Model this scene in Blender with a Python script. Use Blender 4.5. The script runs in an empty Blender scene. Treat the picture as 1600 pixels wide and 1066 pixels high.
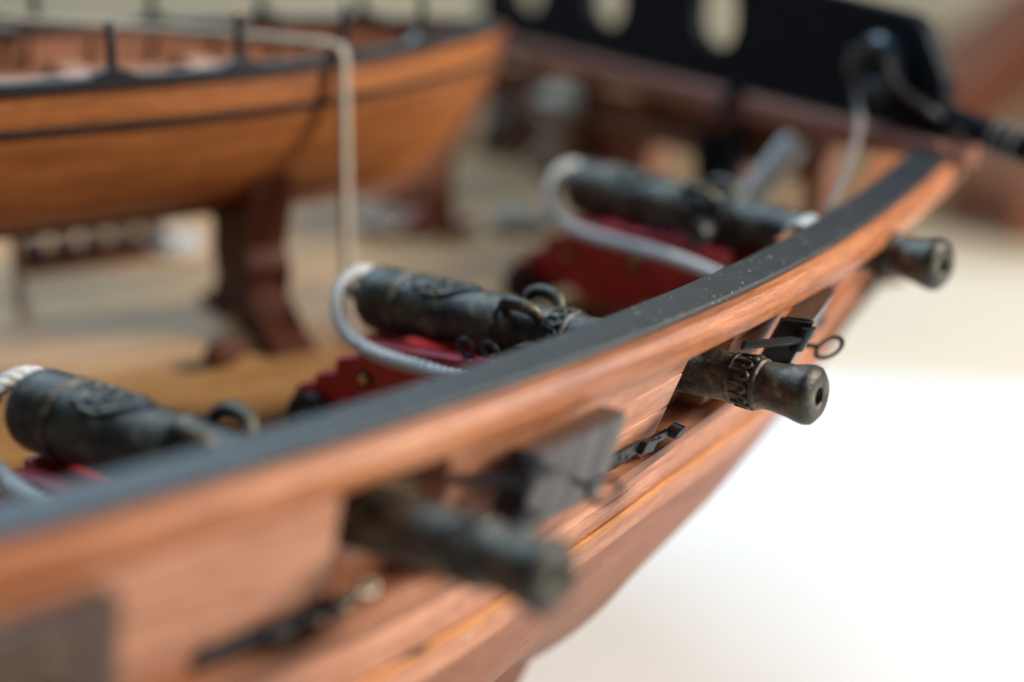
import bpy, bmesh, math, random
import numpy as np
from mathutils import Vector, Matrix

random.seed(7)
S = 0.001            # everything below is written in millimetres; the model stands at its real size
TABLE = -110.0       # height of the table top in the working frame (camera station = 0,0,0)
scene = bpy.context.scene
R = math.radians

# ------------------------------------------------------------------ camera, light, exposure
def W(p): return Vector((p[0]*S, p[1]*S, (p[2]-TABLE)*S))

cam_d = bpy.data.cameras.new('camera'); cam = bpy.data.objects.new('camera', cam_d)
scene.collection.objects.link(cam); scene.camera = cam
cam.location = W((0, 0, 0)); cam.rotation_euler = (R(90-18.07), 0, 0)
cam_d.sensor_width = 36; cam_d.lens = 54.0
cam_d.clip_start = 0.005; cam_d.clip_end = 20
cam_d.dof.use_dof = True
cam_d.dof.focus_distance = 0.1212
cam_d.dof.aperture_fstop = 9.6
cam_d.dof.aperture_blades = 0

world = bpy.data.worlds.new('World'); scene.world = world; world.use_nodes = True
bg = world.node_tree.nodes['Background']
bg.inputs[0].default_value = (0.74, 0.86, 1.0, 1); bg.inputs[1].default_value = 0.085

def area(name, loc, target, size, size_y, power, col):
    d = bpy.data.lights.new(name, 'AREA'); d.shape = 'RECTANGLE'; d.size = size*S; d.size_y = size_y*S
    d.energy = power; d.color = col
    o = bpy.data.objects.new(name, d); scene.collection.objects.link(o)
    o.location = W(loc)
    o.rotation_euler = (W(target)-W(loc)).to_track_quat('-Z', 'Y').to_euler()
    return o
area('window_light', (480, 95, 240), (5, 120, -40), 170, 170, 6.0, (1.0, 0.93, 0.84))
area('cool_skylight', (-260, 520, 520), (0, 140, -40), 420, 300, 5.6, (0.54, 0.78, 1.0))

scene.view_settings.view_transform = 'Standard'; scene.view_settings.look = 'None'
scene.view_settings.exposure = 0.0; scene.view_settings.gamma = 1.0

# ------------------------------------------------------------------ materials
def nt(name):
    m = bpy.data.materials.new(name); m.use_nodes = True
    t = m.node_tree; b = t.nodes['Principled BSDF']
    return m, t, b
def N_(t, typ, **kw):
    n = t.nodes.new(typ)
    for k, v in kw.items(): setattr(n, k, v)
    return n
def ramp(t, src, stops):
    r = N_(t, 'ShaderNodeValToRGB'); e = r.color_ramp.elements
    while len(e) > 1: e.remove(e[-1])
    e[0].position = stops[0][0]; e[0].color = (*stops[0][1], 1)
    for p, c in stops[1:]:
        x = e.new(p); x.color = (*c, 1)
    t.links.new(src, r.inputs[0]); return r.outputs[0]
def noise(t, vec, scale, detail=4, rough=.55, dist=0.0):
    n = N_(t, 'ShaderNodeTexNoise'); n.inputs['Scale'].default_value = scale
    n.inputs['Detail'].default_value = detail; n.inputs['Roughness'].default_value = rough
    n.inputs['Distortion'].default_value = dist
    t.links.new(vec, n.inputs['Vector']); return n.outputs['Fac']
def mapping(t, vec, sc):
    m = N_(t, 'ShaderNodeMapping'); m.inputs['Scale'].default_value = sc
    t.links.new(vec, m.inputs['Vector']); return m.outputs[0]
def mixc(t, a, b, f, mode='MIX'):
    m = N_(t, 'ShaderNodeMix', data_type='RGBA', blend_type=mode)
    for s, i in ((a, 6), (b, 7), (f, 0)):
        if isinstance(s, (tuple, float, int)):
            m.inputs[i].default_value = (*s, 1) if isinstance(s, tuple) else s
        else: t.links.new(s, m.inputs[i])
    return m.outputs[2]
def bump(t, b, h, strength, dist):
    n = N_(t, 'ShaderNodeBump'); n.inputs['Strength'].default_value = strength
    n.inputs['Distance'].default_value = dist*S
    t.links.new(h, n.inputs['Height']); t.links.new(n.outputs[0], b.inputs['Normal'])

def wood(name, dark, mid, light, rough=.5, vary=.18, grain=1.0, coat=0.0):
    m, t, b = nt(name)
    uv = N_(t, 'ShaderNodeUVMap').outputs[0]           # UVs are in millimetres, U along the grain
    oi = N_(t, 'ShaderNodeObjectInfo')
    add = N_(t, 'ShaderNodeVectorMath', operation='ADD'); t.links.new(uv, add.inputs[0])
    sc = N_(t, 'ShaderNodeVectorMath', operation='SCALE'); sc.inputs['Scale'].default_value = 91.0
    cmb = N_(t, 'ShaderNodeCombineXYZ')
    for i in range(3): t.links.new(oi.outputs['Random'], cmb.inputs[i])
    t.links.new(cmb.outputs[0], sc.inputs[0]); t.links.new(sc.outputs[0], add.inputs[1])
    v = add.outputs[0]
    big = noise(t, mapping(t, v, (.07, .55, .5)), grain, 4, .6, .6)
    fine = noise(t, mapping(t, v, (.45, 5.5, 3)), grain, 5, .65)
    pore = noise(t, mapping(t, v, (1.1, 16, 9)), grain, 2, .5)
    c = ramp(t, big, [(.28, dark), (.5, mid), (.74, light)])
    f2 = ramp(t, fine, [(.3, (.50, .45, .41)), (.6, (1.08, 1.06, 1.04))])
    c = mixc(t, c, f2, .75, 'MULTIPLY')
    p2 = ramp(t, pore, [(.32, (.32, .24, .20)), (.45, (1, 1, 1))])
    c = mixc(t, c, p2, .45, 'MULTIPLY')
    hs = N_(t, 'ShaderNodeHueSaturation')
    mr = N_(t, 'ShaderNodeMapRange'); mr.inputs['To Min'].default_value = 1-vary; mr.inputs['To Max'].default_value = 1+vary
    t.links.new(oi.outputs['Random'], mr.inputs[0]); t.links.new(mr.outputs[0], hs.inputs['Value'])
    t.links.new(c, hs.inputs['Color']); t.links.new(hs.outputs[0], b.inputs['Base Color'])
    rr = N_(t, 'ShaderNodeMapRange'); rr.inputs['To Min'].default_value = rough-.12; rr.inputs['To Max'].default_value = rough+.15
    t.links.new(fine, rr.inputs[0]); t.links.new(rr.outputs[0], b.inputs['Roughness'])
    b.inputs['Coat Weight'].default_value = coat; b.inputs['Coat Roughness'].default_value = .35
    hm = N_(t, 'ShaderNodeMath', operation='ADD'); t.links.new(fine, hm.inputs[0]); t.links.new(pore, hm.inputs[1])
    bump(t, b, hm.outputs[0], .5, .09)
    return m

def painted(name, col, rough=.5, nz=.25, speck=None, bumpd=.05, metallic=0.0, sc=1.0):
    m, t, b = nt(name)
    co = N_(t, 'ShaderNodeTexCoord').outputs['Object']
    v = mapping(t, co, (1000*sc,)*3)
    n1 = noise(t, v, .35, 5, .6); n2 = noise(t, v, 4.0, 3, .6)
    lo = tuple(x*(1-nz) for x in col); hi = tuple(min(1, x*(1+nz)) for x in col)
    c = ramp(t, n1, [(.3, lo), (.7, hi)])
    if speck:
        n3 = noise(t, v, 2.6, 2, .5)
        f = ramp(t, n3, [(.69, (0, 0, 0)), (.73, (1, 1, 1))])
        c = mixc(t, c, speck, f)
    t.links.new(c, b.inputs['Base Color']); b.inputs['Metallic'].default_value = metallic
    mr = N_(t, 'ShaderNodeMapRange'); mr.inputs['To Min'].default_value = max(.05, rough-.1); mr.inputs['To Max'].default_value = rough+.15
    t.links.new(n2, mr.inputs[0]); t.links.new(mr.outputs[0], b.inputs['Roughness'])
    bump(t, b, n2, .6, bumpd)
    return m

def bronze(name):
    m, t, b = nt(name)
    co = N_(t, 'ShaderNodeTexCoord').outputs['Object']
    v = mapping(t, co, (1000,)*3)
    n1 = noise(t, v, .55, 8, .72, .5); n2 = noise(t, v, 3.5, 4, .6); n3 = noise(t, v, 11, 2, .5)
    c = ramp(t, n1, [(.34, (.008, .008, .009)), (.46, (.028, .025, .021)), (.57, (.082, .073, .046)), (.68, (.22, .20, .125))])
    sp = ramp(t, n3, [(.72, (0, 0, 0)), (.78, (1, 1, 1))])
    c = mixc(t, c, (.22, .17, .10), sp)
    t.links.new(c, b.inputs['Base Color'])
    b.inputs['Metallic'].default_value = .45; b.inputs['Specular IOR Level'].default_value = .7
    mr = N_(t, 'ShaderNodeMapRange'); mr.inputs['To Min'].default_value = .30; mr.inputs['To Max'].default_value = .58
    t.links.new(n1, mr.inputs[0]); t.links.new(mr.outputs[0], b.inputs['Roughness'])
    hm = N_(t, 'ShaderNodeMath', operation='ADD'); t.links.new(n2, hm.inputs[0]); t.links.new(n1, hm.inputs[1]); bump(t, b, hm.outputs[0], .6, .14)
    return m

def ropemat(name, col):
    m, t, b = nt(name)
    co = N_(t, 'ShaderNodeTexCoord').outputs['Object']; v = mapping(t, co, (1000,)*3)
    n1 = noise(t, v, 7, 4, .7); n2 = noise(t, v, 1.2, 2, .5)
    c = ramp(t, n1, [(.3, tuple(x*.72 for x in col)), (.65, col)])
    t.links.new(c, b.inputs['Base Color']); b.inputs['Roughness'].default_value = .85
    b.inputs['Sheen Weight'].default_value = .3
    bump(t, b, n1, 1.0, .2)
    return m

M = {}
M['rail']   = wood('rail_wood', (.22, .068, .028), (.41, .148, .058), (.55, .232, .10), .36, .05)
M['plank']  = wood('pear_plank', (.33, .130, .070), (.50, .225, .130), (.62, .315, .195), .5, .10)
M['wale']   = wood('wale_wood', (.17, .055, .024), (.31, .112, .046), (.42, .17, .075), .42, .05)
M['strip']  = wood('orange_strip', (.36, .12, .03), (.50, .19, .05), (.60, .26, .08), .5, .08)
M['lower']  = wood('lower_hull_wood', (.21, .075, .036), (.28, .105, .052), (.33, .135, .072), .5, .04)
M['deck']   = wood('deck_wood', (.30, .150, .048), (.42, .225, .080), (.50, .30, .125), .5, .4)
M['boat']   = wood('boat_wood', (.25, .082, .020), (.38, .132, .034), (.49, .19, .056), .45, .14)
M['thwart'] = wood('thwart_wood', (.44, .24, .15), (.54, .31, .205), (.62, .39, .27), .5, .08)
M['inner']  = wood('inner_wood', (.14, .045, .018), (.22, .078, .032), (.29, .115, .05), .5, .12)
M['walnut'] = wood('walnut_wood', (.045, .012, .006), (.085, .023, .010), (.13, .038, .017), .6, .1); M['walnut'].node_tree.nodes['Principled BSDF'].inputs['Specular IOR Level'].default_value = .25
M['beam']   = wood('beam_wood', (.24, .082, .050), (.33, .12, .076), (.41, .165, .108), .48, .08)
M['table']  = wood('table_wood', (.15, .075, .030), (.25, .135, .058), (.34, .20, .095), .5, .05, .05)
M['frame']  = wood('dark_frame_wood', (.10, .03, .015), (.16, .05, .025), (.22, .075, .04), .45, .1, .3)
M['blackcap'] = painted('black_rail_paint', (.015, .018, .022), .42, .35, (.35, .36, .36), .03, sc=1.0)
M['black']  = painted('black_paint', (.012, .014, .017), .45, .3, None, .04)
M['navy']   = painted('navy_paint', (.004, .007, .012), .6, .3, None, .02); M['navy'].node_tree.nodes['Principled BSDF'].inputs['Specular IOR Level'].default_value = .15
M['iron']   = painted('black_iron', (.022, .024, .028), .38, .4, None, .10, .35)
M['red']    = painted('red_paint', (.46, .024, .034), .42, .28, None, .03)
M['brass']  = painted('brass', (.75, .48, .16), .3, .15, None, .02, 1.0)
M['silver'] = painted('grey_metal', (.26, .23, .18), .42, .3, None, .04, .9)
M['lidface'] = wood('lid_grey_wood', (.045, .036, .035), (.09, .080, .080), (.14, .13, .132), .35, .05, 1.2)
M['lidedge'] = wood('lid_dark_wood', (.05, .028, .018), (.085, .045, .028), (.12, .07, .045), .4, .05)
M['bronze'] = bronze('bronze')
M['blockiron'] = painted('block_iron', (.030, .042, .060), .3, .3, None, .05)
M['rope']   = ropemat('white_rope', (.80, .82, .82))
M['thread'] = ropemat('cream_thread', (.70, .62, .50))
M['greyrope'] = ropemat('grey_thread', (.26, .235, .22))
M['darkrope'] = ropemat('tarred_thread', (.10, .09, .085))
M['cloth']  = ropemat('pale_canvas', (.78, .78, .74))
M['paper']  = painted('white_paper', (.70, .70, .70), .7, .02, None, .01, sc=.1)
M['cream'] = painted('cream_fade_strip', (.60, .52, .41), .8, .06, None, .02, sc=.05)  # in-between tone for the soft fade beyond the white paper
M['tan'] = painted('tan_fade_strip', (.44, .33, .21), .85, .1, None, .02, sc=.05)  # second in-between tone, fading on towards the brown table
M['wall']   = painted('cream_wall', (.55, .50, .36), .8, .08, None, .02, sc=.05)

# ------------------------------------------------------------------ mesh helpers (coordinates in mm)
class MB:
    def __init__(s): s.v = []; s.f = []; s.uv = []; s.sm = []
    def face(s, idx, uvs=None, smooth=True):
        s.f.append(tuple(idx)); s.uv.append(uvs or [(0, 0)]*len(idx)); s.sm.append(smooth)
    def grid(s, rows, us, vs, closed=False, smooth=True):
        """rows: list over u of lists over v of points"""
        b = len(s.v); nv = len(rows[0])
        for r in rows: s.v += [tuple(p) for p in r]
        for i in range(len(rows)-1):
            for j in range(nv if closed else nv-1):
                k = (j+1) % nv; vk = vs[j+1] if j+1 < len(vs) else vs[-1]
                s.face((b+i*nv+j, b+i*nv+k, b+(i+1)*nv+k, b+(i+1)*nv+j),
                       [(us[i], vs[j]), (us[i], vk), (us[i+1], vk), (us[i+1], vs[j])], smooth)
        return b
    def cap(s, pts, flip=False):
        b = len(s.v); s.v += [tuple(p) for p in pts]
        idx = list(range(b, b+len(pts)))
        if flip: idx.reverse()
        uvs = [(s.v[i][0]*.3, s.v[i][2]) for i in idx]
        s.face(idx, uvs, False)
    def tube(s, path, rad, n=10, caps=True):
        path = [Vector(p) for p in path]; m = len(path)
        if not hasattr(rad, '__len__'): rad = [rad]*m
        T = [(path[min(i+1, m-1)]-path[max(i-1, 0)]).normalized() for i in range(m)]
        up = Vector((0, 0, 1)) if abs(T[0].z) < .9 else Vector((1, 0, 0))
        a = T[0].cross(up).normalized(); rows = []; us = [0]
        for i in range(m):
            a = (a - T[i]*a.dot(T[i])).normalized(); c = T[i].cross(a)
            rows.append([path[i]+(a*math.cos(q)+c*math.sin(q))*rad[i] for q in [2*math.pi*k/n for k in range(n)]])
            if i: us.append(us[-1]+(path[i]-path[i-1]).length)
        vs = [2*math.pi*k/n*max(rad) for k in range(n+1)]
        s.grid(rows, us, vs, True)
        if caps: s.cap(rows[0], False); s.cap(rows[-1], True)
        return s
    def lathe(s, prof, n=28, axis=((0, 0, 0), (1, 0, 0), (0, 1, 0), (0, 0, 1))):
        O, X, Y, Z = [Vector(a) for a in axis]; rows = []; us = []
        for x, r in prof:
            rows.append([O+X*x+(Y*math.cos(q)+Z*math.sin(q))*r for q in [2*math.pi*k/n for k in range(n)]]); us.append(x)
        s.grid(rows, us, [k for k in range(n+1)], True); return s
    def prism(s, poly, y0, y1, ax='xz', smooth=False):
        """polygon in xz extruded along y (or xy extruded along z)"""
        def P(p, d): return (p[0], d, p[1]) if ax == 'xz' else (p[0], p[1], d)
        n = len(poly); b = len(s.v)
        s.v += [P(p, y0) for p in poly]+[P(p, y1) for p in poly]
        s.face(list(range(b, b+n)), [tuple(p) for p in poly], False)
        s.face(list(range(b+2*n-1, b+n-1, -1)), [tuple(p) for p in reversed(poly)], False)
        L = 0
        for i in range(n):
            k = (i+1) % n; d = math.dist(poly[i], poly[k])
            s.face((b+i, b+n+i, b+n+k, b+k), [(L, y0), (L, y1), (L+d, y1), (L+d, y0)], smooth); L += d
        return s
    def box(s, c, size, rz=0.0, ry=0.0):
        mtx = Matrix.Rotation(rz, 3, 'Z') @ Matrix.Rotation(ry, 3, 'Y'); c = Vector(c); b = len(s.v)
        h = [d/2 for d in size]
        P = [Vector((x*h[0], y*h[1], z*h[2])) for x in (-1, 1) for y in (-1, 1) for z in (-1, 1)]
        s.v += [tuple(c+mtx@p) for p in P]
        for idx in ((0, 1, 3, 2), (4, 6, 7, 5), (0, 4, 5, 1), (2, 3, 7, 6), (0, 2, 6, 4), (1, 5, 7, 3)):
            n = []
            for i in idx:
                p = P[i]; n.append((p.x, p.y+p.z))
            s.face([b+i for i in idx], n, False)
        return s
    def ball(s, c, r, n=8, m=6, sc=(1, 1, 1)):
        rows = []
        for i in range(m+1):
            a = math.pi*i/m
            rows.append([(c[0]+r*sc[0]*math.sin(a)*math.cos(2*math.pi*k/n), c[1]+r*sc[1]*math.sin(a)*math.sin(2*math.pi*k/n), c[2]+r*sc[2]*math.cos(a)) for k in range(n)])
        s.grid(rows, list(range(m+1)), list(range(n+1)), True); return s
    def build(s, name, mat, parent=None, off=(0, 0, 0), bevel=0, loc=None, auto=True):
        me = bpy.data.meshes.new(name)
        me.from_pydata([((x-off[0])*S, (y-off[1])*S, (z-off[2])*S) for x, y, z in s.v], [], s.f)
        uvl = me.uv_layers.new(name='UVMap'); k = 0
        flat = [c for f in s.uv for q in f for c in q]
        uvl.data.foreach_set('uv', flat)
        me.polygons.foreach_set('use_smooth', s.sm)
        bm = bmesh.new(); bm.from_mesh(me)
        bmesh.ops.remove_doubles(bm, verts=bm.verts, dist=1e-7)
        bmesh.ops.recalc_face_normals(bm, faces=bm.faces)
        for e in bm.edges:
            if len(e.link_faces) == 2 and e.calc_face_angle(0) > .7: e.smooth = False
        if bevel:
            ed = [e for e in bm.edges if len(e.link_faces) == 2 and e.calc_face_angle(0) > .6]
            bmesh.ops.bevel(bm, geom=ed, offset=bevel*S, segments=2, profile=.6, affect='EDGES', clamp_overlap=True)
        bm.to_mesh(me); bm.free()
        me.materials.append(M[mat] if isinstance(mat, str) else mat)
        o = bpy.data.objects.new(name, me); scene.collection.objects.link(o)
        if parent: o.parent = parent
        elif loc is not None: o.location = W(loc)
        return o

def thing(name, label, cat, loc, rz=0.0, group=None):
    o = bpy.data.objects.new(name, None); scene.collection.objects.link(o)
    o.empty_display_size = .005
    o.location = W(loc); o.rotation_euler = (0, 0, rz); tag(o, label, cat, group); return o
def tag(o, label, cat, group=None, kind=None):
    if label: o['label'] = label
    if cat: o['category'] = cat
    if group: o['group'] = group
    if kind: o['kind'] = kind
    return o
def copy_tree(o, parent=None):
    c = o.copy(); scene.collection.objects.link(c)
    if parent: c.parent = parent
    for ch in list(o.children): copy_tree(ch, c)
    return c
def smooth_path(pts, n=8):
    P = [Vector(p) for p in pts]; out = []
    for i in range(len(P)-1):
        p0, p1, p2, p3 = P[max(i-1, 0)], P[i], P[i+1], P[min(i+2, len(P)-1)]
        for k in range(n):
            t = k/n
            out.append(.5*((2*p1)+(p2-p0)*t+(2*p0-5*p1+4*p2-p3)*t*t+(3*p1-p0-3*p2+p3)*t**3))
    out.append(P[-1]); return out
def twisted(mb, path, r, pitch=2.2, strands=3, n=7):
    """a laid rope: strands wound round the path"""
    dense = []
    for i in range(len(path)-1):
        L = (path[i+1]-path[i]).length; k = max(1, int(L/(pitch/9)))
        dense += [path[i].lerp(path[i+1], j/k) for j in range(k)]
    dense.append(path[-1]); m = len(dense)
    T = [(dense[min(i+1, m-1)]-dense[max(i-1, 0)]).normalized() for i in range(m)]
    up = Vector((0, 0, 1)) if abs(T[0].z) < .9 else Vector((1, 0, 0))
    a = T[0].cross(up).normalized(); fr = []; s = 0; ss = []
    for i in range(m):
        a = (a-T[i]*a.dot(T[i])).normalized(); fr.append((a.copy(), T[i].cross(a)))
        if i: s += (dense[i]-dense[i-1]).length
        ss.append(s)
    rs = r*.5
    for q in range(strands):
        pa = []
        for i in range(m):
            ph = 2*math.pi*(ss[i]/pitch+q/strands); A, B = fr[i]
            pa.append(dense[i]+(A*math.cos(ph)+B*math.sin(ph))*(r-rs)*(1.10+.10*math.sin(i*.37+q*2)*math.sin(i*.113)))
        mb.tube(pa, rs, n)
    return mb

# ------------------------------------------------------------------ camera-free layout: the plan of the ship
HEAD = R(28.0)                                   # heading of the ship's centre line
CEN = Vector((19.2, 213.2))                      # where the centre line meets the bow beam
cu = Vector((math.cos(HEAD), math.sin(HEAD))); cn = Vector((math.sin(HEAD), -math.cos(HEAD)))   # along, towards the near side
railpts = np.array([(-25.8, 70.4), (-20.5, 75.4), (-12.8, 81.3), (-7.7, 86.3), (0, 94.3), (9.1, 104), (14.4, 110.0), (20.4, 118.2), (27.6, 129.3), (38.0, 146.5), (48.0, 163.8)])
chord = np.concatenate([[0], np.cumsum(np.hypot(*np.diff(railpts, axis=0).T))])
px = np.polyfit(chord, railpts[:, 0], 3); py = np.polyfit(chord, railpts[:, 1], 3)
S_END = chord[-1]
def rc(s):                                       # outer edge of the black cap in plan
    if s < 0:
        d = Vector((np.polyval(np.polyder(px), 0), np.polyval(np.polyder(py), 0))).normalized()
        q = R(-.22)*s                            # keeps bending gently aft of the fitted stretch
        d = Matrix.Rotation(-q, 2) @ d if False else d
        return Vector((np.polyval(px, 0), np.polyval(py, 0)))+d*s
    return Vector((np.polyval(px, s), np.polyval(py, s)))
def rt(s): return (rc(s+.2)-rc(s-.2)).normalized()
def rn(s): t = rt(s); return Vector((t.y, -t.x))
def sheer(s): return 1.6*max(0.0, (s-70)/(S_END-70))**1.6 if s > 70 else 0.0
def hull(s, o, z):
    p = rc(s)+rn(s)*o; return Vector((p.x, p.y, z+sheer(s)))
def ob(s): return float(np.interp(s, [-80, 10, 24, 40, 62, 95, 120], [.1, .1, 0, -1.2, -2.8, -4.5, -5.2]))      # side at gun height
def flare(s): return float(np.interp(s, [-80, 24, 62, 95, 120], [.25, .28, .45, .50, .55]))                          # lean of the bulwark
def under(s): return float(np.interp(s, [-80, 23, 38, 48, 59, 68, 80, 100, 120], [.05, .05, .1, .2, .22, .2, .15, .18, .2]))
def flank(s, o, z):                              # point on the ship's side, o outboard of the planking
    if o <= -2.9: o = max(o, -1.6) if s > 70 else max(o, -2.4)
    e = ob(s)+flare(s)*(max(z, -46.3)+40.0)-under(s)*max(0.0, -46.3-z)
    return hull(s, e+o, z)
def mirror(p):
    d = Vector((p[0], p[1]))-CEN; k = d.dot(cn); q = Vector((p[0], p[1]))-cn*(2*k)
    return (q.x, q.y) + tuple(p[2:])
def near_s(p):
    return min(np.arange(-60, S_END, .1), key=lambda s: (rc(s)-Vector(p[:2])).length)
def deckz(x, y):
    u = x*cu.x+y*cu.y
    e = max(0.0, u-55.0); return -54.0+3.0*(e/35.0)*min(1.0, e/14.0)
S0 = -75.0
OFF = (0, 0, TABLE)
ship = thing('model_ship', 'wooden model ship hull with black-topped rail, open gun ports and planked deck', 'model ship', (0, 0, TABLE))

def strip(s0, s1, prof, step=1.5, mir=False, uvo=None, fn=None):
    """sweep a closed section [(offset, z)] along the hull curve"""
    mb = MB(); n = max(2, int((s1-s0)/step)); rows = []; us = []
    for i in range(n+1):
        s = s0+(s1-s0)*i/n
        r = [(fn or flank)(s, o, z) for o, z in prof]
        if mir: r = [Vector(mirror(p)) for p in r]
        rows.append(r); us.append(s)
    vs = [random.random()*40 if uvo is None else uvo]
    for i in range(len(prof)): vs.append(vs[-1]+math.dist(prof[i], prof[(i+1) % len(prof)]))
    mb.grid(rows, us, vs, True, False)
    mb.cap(rows[0]); mb.cap(rows[-1], True)
    return mb
def rect(o0, o1, zt, zb, c=.18):
    return [(o0, zb), (o1-c, zb), (o1, zb+c), (o1, zt-c), (o1-c, zt), (o0, zt)]

# guns: breech point, muzzle point in plan, axis height
GUNS = [((-35.2, 106.0), (2.3, 78.6), -39.7), ((-13.1, 137.4), (22.4, 110.8), -40.0), ((7.6, 170.4), (40.7, 134.9), -37.2)]
gs = []
for b, m, z in GUNS:
    B = Vector(b); D = (Vector(m)-B).normalized()
    # where the barrel crosses the hull side
    best = min(((abs((B+D*k-rc(s)).dot(rn(s))-ob(s)), s) for k in np.arange(28, 44, .5) for s in (near_s(B+D*k),)), key=lambda a: a[0])
    gs.append(best[1])
PORTS = [gs[0]-(gs[1]-gs[0])] + gs
PW = 3.8
# ------------------------------------------------------------------ hull side
IN = -3.0
segs = []; last = S0
for p in PORTS: segs.append((last, p-PW)); last = p+PW+1.4
segs.append((last, S_END-1.0))
for zt, zb, o in ((-36.7, -39.5, -.04), (-39.5, -42.5, 0), (-42.5, -45.6, .03)):
    for a, b in segs:
        strip(a, b, rect(IN, o, zt, zb, .12)).build('bulwark_plank', 'plank', ship, OFF)
E1 = S_END-1.0
wale = strip(S0, E1, [(IN, -47.9), (.5, -47.9), (1.1, -47.4), (1.65, -46.7), (1.45, -46.0), (.5, -45.65), (IN, -45.6)])
wale.build('wale', 'wale', ship, OFF)
rows_low = [(-47.9, -49.5, .12), (-49.5, -51.2, .17)]
for zt, zb, o in rows_low: strip(S0, E1, rect(IN, o, zt, zb, .12)).build('side_plank', 'plank', ship, OFF)
strip(S0, E1, rect(IN, .5, -51.2, -52.1, .15)).build('side_strip', 'strip', ship, OFF)
strip(S0, E1, rect(IN, .2, -52.1, -54.0, .12)).build('side_plank', 'plank', ship, OFF)
RAILP = [(-4.5, -36.8), (.35, -36.85), (.7, -36.5), (.95, -35.6), (.9, -34.8), (.55, -34.15), (.0, -33.85), (-4.5, -33.8)]
def railf(s, o, z): return hull(s, min(o, o-1.9*max(0.0, (s-96)/12)) if o < -4 else o, z)
def chip(s, z, o, L, h, tilt, name, mat):
    p = flank(s, o, z); t = rt(s); mb = MB()
    mb.prism([(-L/2, 0), (-L*.1, h*.5), (L/2, h*.2+tilt), (L*.2, -h*.5)], -.06, .06)
    n = rn(s); mb.v = [tuple(p+Vector((t.x*a+n.x*b, t.y*a+n.y*b, c))) for a, b, c in mb.v]
    mb.build(name, mat, ship, OFF)
chip(27.5, -51.15, .42, 3.4, .42, .12, 'strip_split', 'black')
chip(33.5, -52.7, .24, .8, .22, .1, 'wood_splinter', 'thread')
def inboard(s, o, z): return hull(s, ob(s)+flare(s)*(max(z, -46.3)+40.0)-under(s)*max(0.0, -46.3-z)+o, z)
strip(S0, E1-16, [(-4.6, -53.6), (-2.45, -53.6), (-2.45, -43.4), (-3.6, -43.2), (-4.4, -43.6)], fn=inboard).build('dark_port_backing', 'inner', ship, OFF)  # dark timber added behind the ports to hide the lit deck
# rail: wooden moulding with a black cap strip on top
strip(S0, S_END+.6, RAILP, fn=railf).build('rail_moulding', 'rail', ship, OFF)
strip(S0, S_END-1.2, [(-4.3, -33.82), (-.05, -33.82), (-.02, -33.5), (-.16, -33.35), (-4.15, -33.35), (-4.3, -33.5)], fn=hull).build('rail_cap', 'blackcap', ship, OFF)
# lower hull planks: bulge amidships, drawn in towards the bow, then round to the keel on the table
def low(s, w):
    """w 0..1 from the side planks down to the keel"""
    d = 34*w; z = -54.0-d
    e = ob(s)-flare(s)*6.3-under(s)*(-46.3-z)-float(np.interp(s, [-80, 0, 20, 35, 50, 65, 80, 110], [.05, .055, .053, .047, .035, .024, .047, .078]))*d*d
    p = rc(s)+rn(s)*e; z += sheer(s)
    if w > .6:
        q = (w-.6)/.4; dist = (p-CEN).dot(cn); p = p-cn*(dist-3)*q**1.9
        z = z*(1-q)+(TABLE+.6)*q if q < 1 else TABLE+.6
    return Vector((p.x, p.y, max(z, TABLE+.6)))
NB = 14; ws = [i/NB*(.55) for i in range(NB-3)]
wedges = [0, .07, .14, .21, .28, .35, .42, .5, .6, .72, .86, 1.0]
for side in (False, True):
    for i in range(len(wedges)-1):
        mb = MB(); rows = []; us = []
        for j in range(80):
            s = S0+(E1-S0)*j/79
            r = [low(s, wedges[i]+(wedges[i+1]-wedges[i])*k/3) for k in range(4)]
            if side: r = [Vector(mirror(p)) for p in r]
            rows.append(r); us.append(s)
        mb.grid(rows, us, [i*5, i*5+1, i*5+2, i*5+3]); mb.build('lower_plank', 'lower', ship, OFF)
# far side of the ship
for zt, zb in ((-37, -41), (-41, -45), (-45, -49), (-49, -53.2)):
    strip(S0, E1, rect(IN, -.6, zt, zb, .12), 4, True).build('bulwark_plank', 'plank', ship, OFF)
strip(S0, S_END+.6, [(-4.5, -36.9), (.9, -36.9), (.9, -34.2), (0, -33.8), (-4.5, -33.8)], 4, True, None, hull).build('rail_moulding', 'rail', ship, OFF)
strip(S0, S_END-1.2, [(-4.3, -33.82), (-.05, -33.82), (-.05, -33.35), (-4.3, -33.35)], 4, True, None, hull).build('rail_cap', 'blackcap', ship, OFF)

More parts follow.
